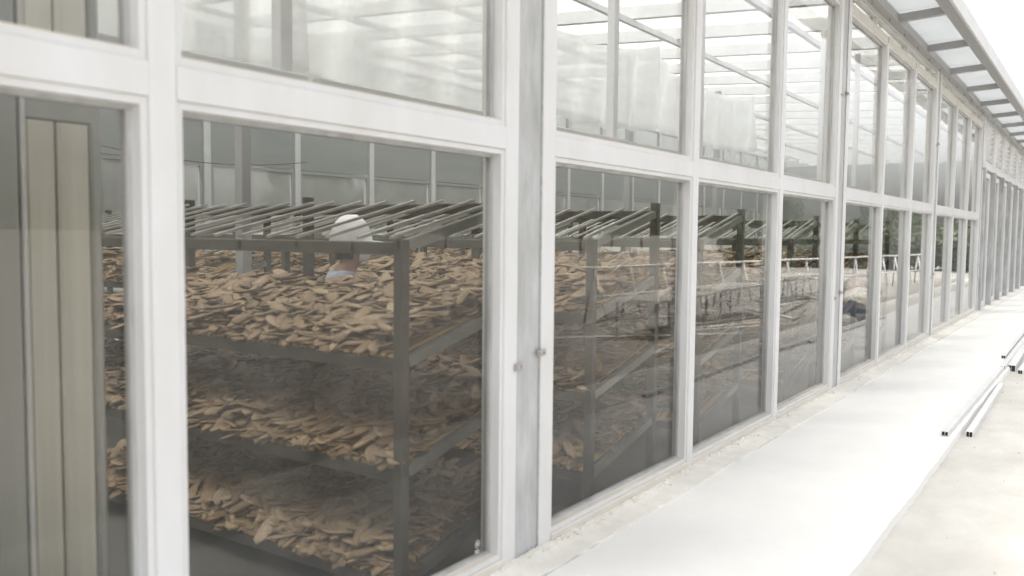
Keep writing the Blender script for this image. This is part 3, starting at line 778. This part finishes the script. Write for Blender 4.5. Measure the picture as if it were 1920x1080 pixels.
# low tables
for i, (x, y) in enumerate(((11.5, -1.6), (14.8, -1.9), (20.5, -2.4))):
    t = empty('work_table', (x, y, YARD)); t.rotation_euler.z = R(4 * i - 3)
    tag(t, ('low pale table mirrored in the first pane past the grey column', 'low pale table mirrored behind the dark tarpaulin heap', 'low pale table farthest down the mirrored yard')[i], 'table', 'low tables in the yard')
    MB().bbox(0, 2.4, 0, .8, .60, .64).build('tabletop', M['sack'], t)
    for a in (.1, 2.25):
        for c in (.05, .7): MB().box(a, a + .03, c, c + .03, 0, .598).build('leg', M['railm'], t)
def heap(name, loc, size, m, label, cat, seed):
    rr = random.Random(seed); b = MB(); n = 22; rings = 9
    for j in range(rings):
        ph = (j / (rings - 1)) * math.pi / 2
        for k in range(n):
            a = 2 * math.pi * k / n; q = 1 + .16 * math.sin(3 * a + seed) + rr.uniform(-.07, .07)
            b.v.append((size[0] * math.cos(a) * math.cos(ph) * q, size[1] * math.sin(a) * math.cos(ph) * q, size[2] * math.sin(ph) * (1 + rr.uniform(-.08, .08))))
    for j in range(rings - 1):
        for k in range(n): b.f.append((j * n + k, j * n + (k + 1) % n, (j + 1) * n + (k + 1) % n, (j + 1) * n + k))
    o = b.build(name, m, smooth=True); o.location = loc; return tag(o, label, cat)
heap('tarpaulin_heap', (17.3, .50, YARD), (.8, .36, .36), M['tarp'], 'crumpled dark blue-grey tarpaulin heap mirrored past the second grey column', 'tarpaulin', 3)
heap('sack', (16.1, .66, YARD), (.4, .25, .2), M['sack'], 'pale lumpy sack lying in front of the dark tarpaulin heap', 'sack', 5)
heap('sack', (22.6, -.5, YARD), (.6, .38, .34), M['sack'], 'pale lumpy sack lying behind the dark tarpaulin heap', 'sack', 8)
heap('sack', (25.5, -1.2, YARD), (.7, .5, .5), M['rust'], 'brownish sack farthest along the mirrored yard', 'sack', 11)
rr = random.Random(4)
for i in range(14):
    x = rr.uniform(9.5, 22); y = rr.uniform(-3.0, -.05); a = rr.gauss(.15, .35); L = rr.uniform(1.2, 4.5)
    if y + L * math.sin(a) > .3: a = -abs(a)
    z = YARD + .02 + .012 * rr.randint(0, 4)
    s = MB(); s.tube([(x, y, z), (x + L * math.cos(a), y + L * math.sin(a), z + rr.uniform(0, .12))], rr.uniform(.012, .03), 6)
    tag(s.build('scrap_pipe', M['pipe' if i % 3 else 'rust'], smooth=True), 'loose %s pipe lying on the yard concrete, seen only mirrored in the glass' % ('white' if i % 3 else 'rusty'), 'pipe', 'loose %s pipes on the yard' % ('white' if i % 3 else 'rusty'))
# mesh panel of welded rods leaning on blocks
for i, (x, y) in enumerate(((12.8, -.7), (19.2, -1.6), (24.0, -1.0))):
    s = MB()
    for q in range(11): s.tube([(q * .18, 0, 0), (q * .18, .35, .8)], .006, 4)
    for q in range(8): s.tube([(0, .35 * q / 7, .8 * q / 7), (1.8, .35 * q / 7, .8 * q / 7)], .006, 4)
    o = s.build('rod_mesh_panel', M['pipe']); o.location = (x, y, YARD)
    tag(o, ('leaning welded rod panel nearest in the mirrored yard', 'leaning welded rod panel beside the pale sacks', 'leaning welded rod panel farthest in the mirrored yard')[i], 'mesh panel', 'welded rod panels')

# ------------------------------------------------------------------ trees round the yard
def crown_mesh(seed, n, rad, hgt, m, lf=.16):
    g = np.random.default_rng(seed); lob = g.normal(0, 1, (9, 3)); lob /= np.linalg.norm(lob, axis=1)[:, None]; lob *= g.uniform(.3, .75, (9, 1))
    P_ = []
    while len(P_) < n:
        c = lob[g.integers(0, 9)]; d = g.normal(0, 1, 3); d /= np.linalg.norm(d); p = c + d * g.uniform(.25, .42); P_.append(p)
    P_ = np.array(P_) * (rad, rad, hgt / 2)
    a = g.normal(0, 1, (n, 3)); a /= np.linalg.norm(a, axis=1)[:, None]; b_ = g.normal(0, 1, (n, 3)); b_ -= a * (a * b_).sum(1)[:, None]; b_ /= np.linalg.norm(b_, axis=1)[:, None]
    s = g.uniform(.6, 1.3, (n, 1)) * lf
    V = np.stack([P_ - a * s, P_ + b_ * s * .5, P_ + a * s, P_ - b_ * s * .5], 1).reshape(-1, 3)
    me = bpy.data.meshes.new('crown'); me.from_pydata(V.tolist(), [], [(4 * i, 4 * i + 1, 4 * i + 2, 4 * i + 3) for i in range(n)]); me.update(); me.materials.append(m); return me
crowns = [crown_mesh(s, 5200, 1.7, 3.4, M['leaf' if s % 2 else 'leaf2'], .17) for s in range(1, 5)]
bush = [crown_mesh(s, 4200, 1.8, 2.6, M['leaf' if s % 2 else 'leaf2'], .15) for s in range(11, 13)]
def trunk_mesh(seed):
    r2 = random.Random(seed); s = MB(); s.tube([(0, 0, 0), (.04, .02, 1.0), (-.02, .05, 2.2), (.05, 0, 3.6)], [.15, .11, .08, .03], 8)
    for k in range(5):
        a = r2.uniform(0, 6.28); z = 1.2 + .4 * k; s.tube([(0, 0, z), (.5 * math.cos(a), .5 * math.sin(a), z + .5), (1.0 * math.cos(a), 1.0 * math.sin(a), z + .8)], [.05, .035, .015], 6)
    return s.mesh('trunk', M['bark'], True)
trunks = [trunk_mesh(s) for s in range(3)]
def tree(x, y, sc, i, label, z=-.16):
    t = empty('evergreen_tree', (x, y, z), random.uniform(0, 6)); tag(t, label, 'tree', 'trees beyond the yard')
    o = link('trunk', trunks[i % 3], t); o.scale = (sc,) * 3
    c = link('crown', crowns[i % 4], t); c.scale = (sc * random.uniform(.85, 1.15), sc, sc * random.uniform(.9, 1.15)); c.location = (0, 0, 2.9 * sc)
ORD = 'first second third fourth fifth sixth seventh eighth ninth tenth eleventh twelfth thirteenth fourteenth fifteenth sixteenth seventeenth eighteenth nineteenth twentieth twenty-first twenty-second twenty-third twenty-fourth twenty-fifth twenty-sixth twenty-seventh twenty-eighth twenty-ninth thirtieth thirty-first thirty-second'.split()
k = 0
for ph in [10, 14, 18, 22, 26, 30, 34, 38, 41.5, 45, 48, 51, 54, 56, 58, 60, 62, 64, 66, 67.5, 69, 70.5, 72, 73.5, 75, 76.5, 78, 79.5, 81, 82.5, 84]:
    Rr = random.uniform(78, 92); x = Rr * math.sin(R(ph)); y = 4.4 - Rr * math.cos(R(ph))
    tree(x, y, random.uniform(.75, 1.15), k, '%s evergreen from the left in the treeline mirrored in the panes' % ORD[k]); k += 1
for i, ph in enumerate([71, 72.4, 73.8, 75.2, 76.6, 78, 79.4, 80.8, 82.2, 83.6]):
    Rr = 47 + random.uniform(-2, 2); x = Rr * math.sin(R(ph)); y = 4.4 - Rr * math.cos(R(ph))
    t = empty('dense_shrub', (x, y, -.14), random.uniform(0, 6)); tag(t, '%s dense shrub from the left in the hedge mirrored past the second grey column' % ORD[i], 'shrub', 'shrubs of the hedge beyond the yard')
    c = link('foliage', bush[i % 2], t); c.location = (0, 0, 1.25); c.scale = (1, 1, random.uniform(.95, 1.2))
    link('stem', MB().tube([(0, 0, 0), (.05, 0, 1.2)], [.07, .04], 6).mesh('stem', M['bark'], True), t)
# trees behind the hall, seen dimly through the far windows
for i in range(16):
    x = -14 + i * 3.6 + random.uniform(-.8, .8); tree(x, 22 + random.uniform(-1.5, 3), random.uniform(.9, 1.3), i, '%s dark evergreen from the left behind the hall, dim through its far windows' % ORD[i])
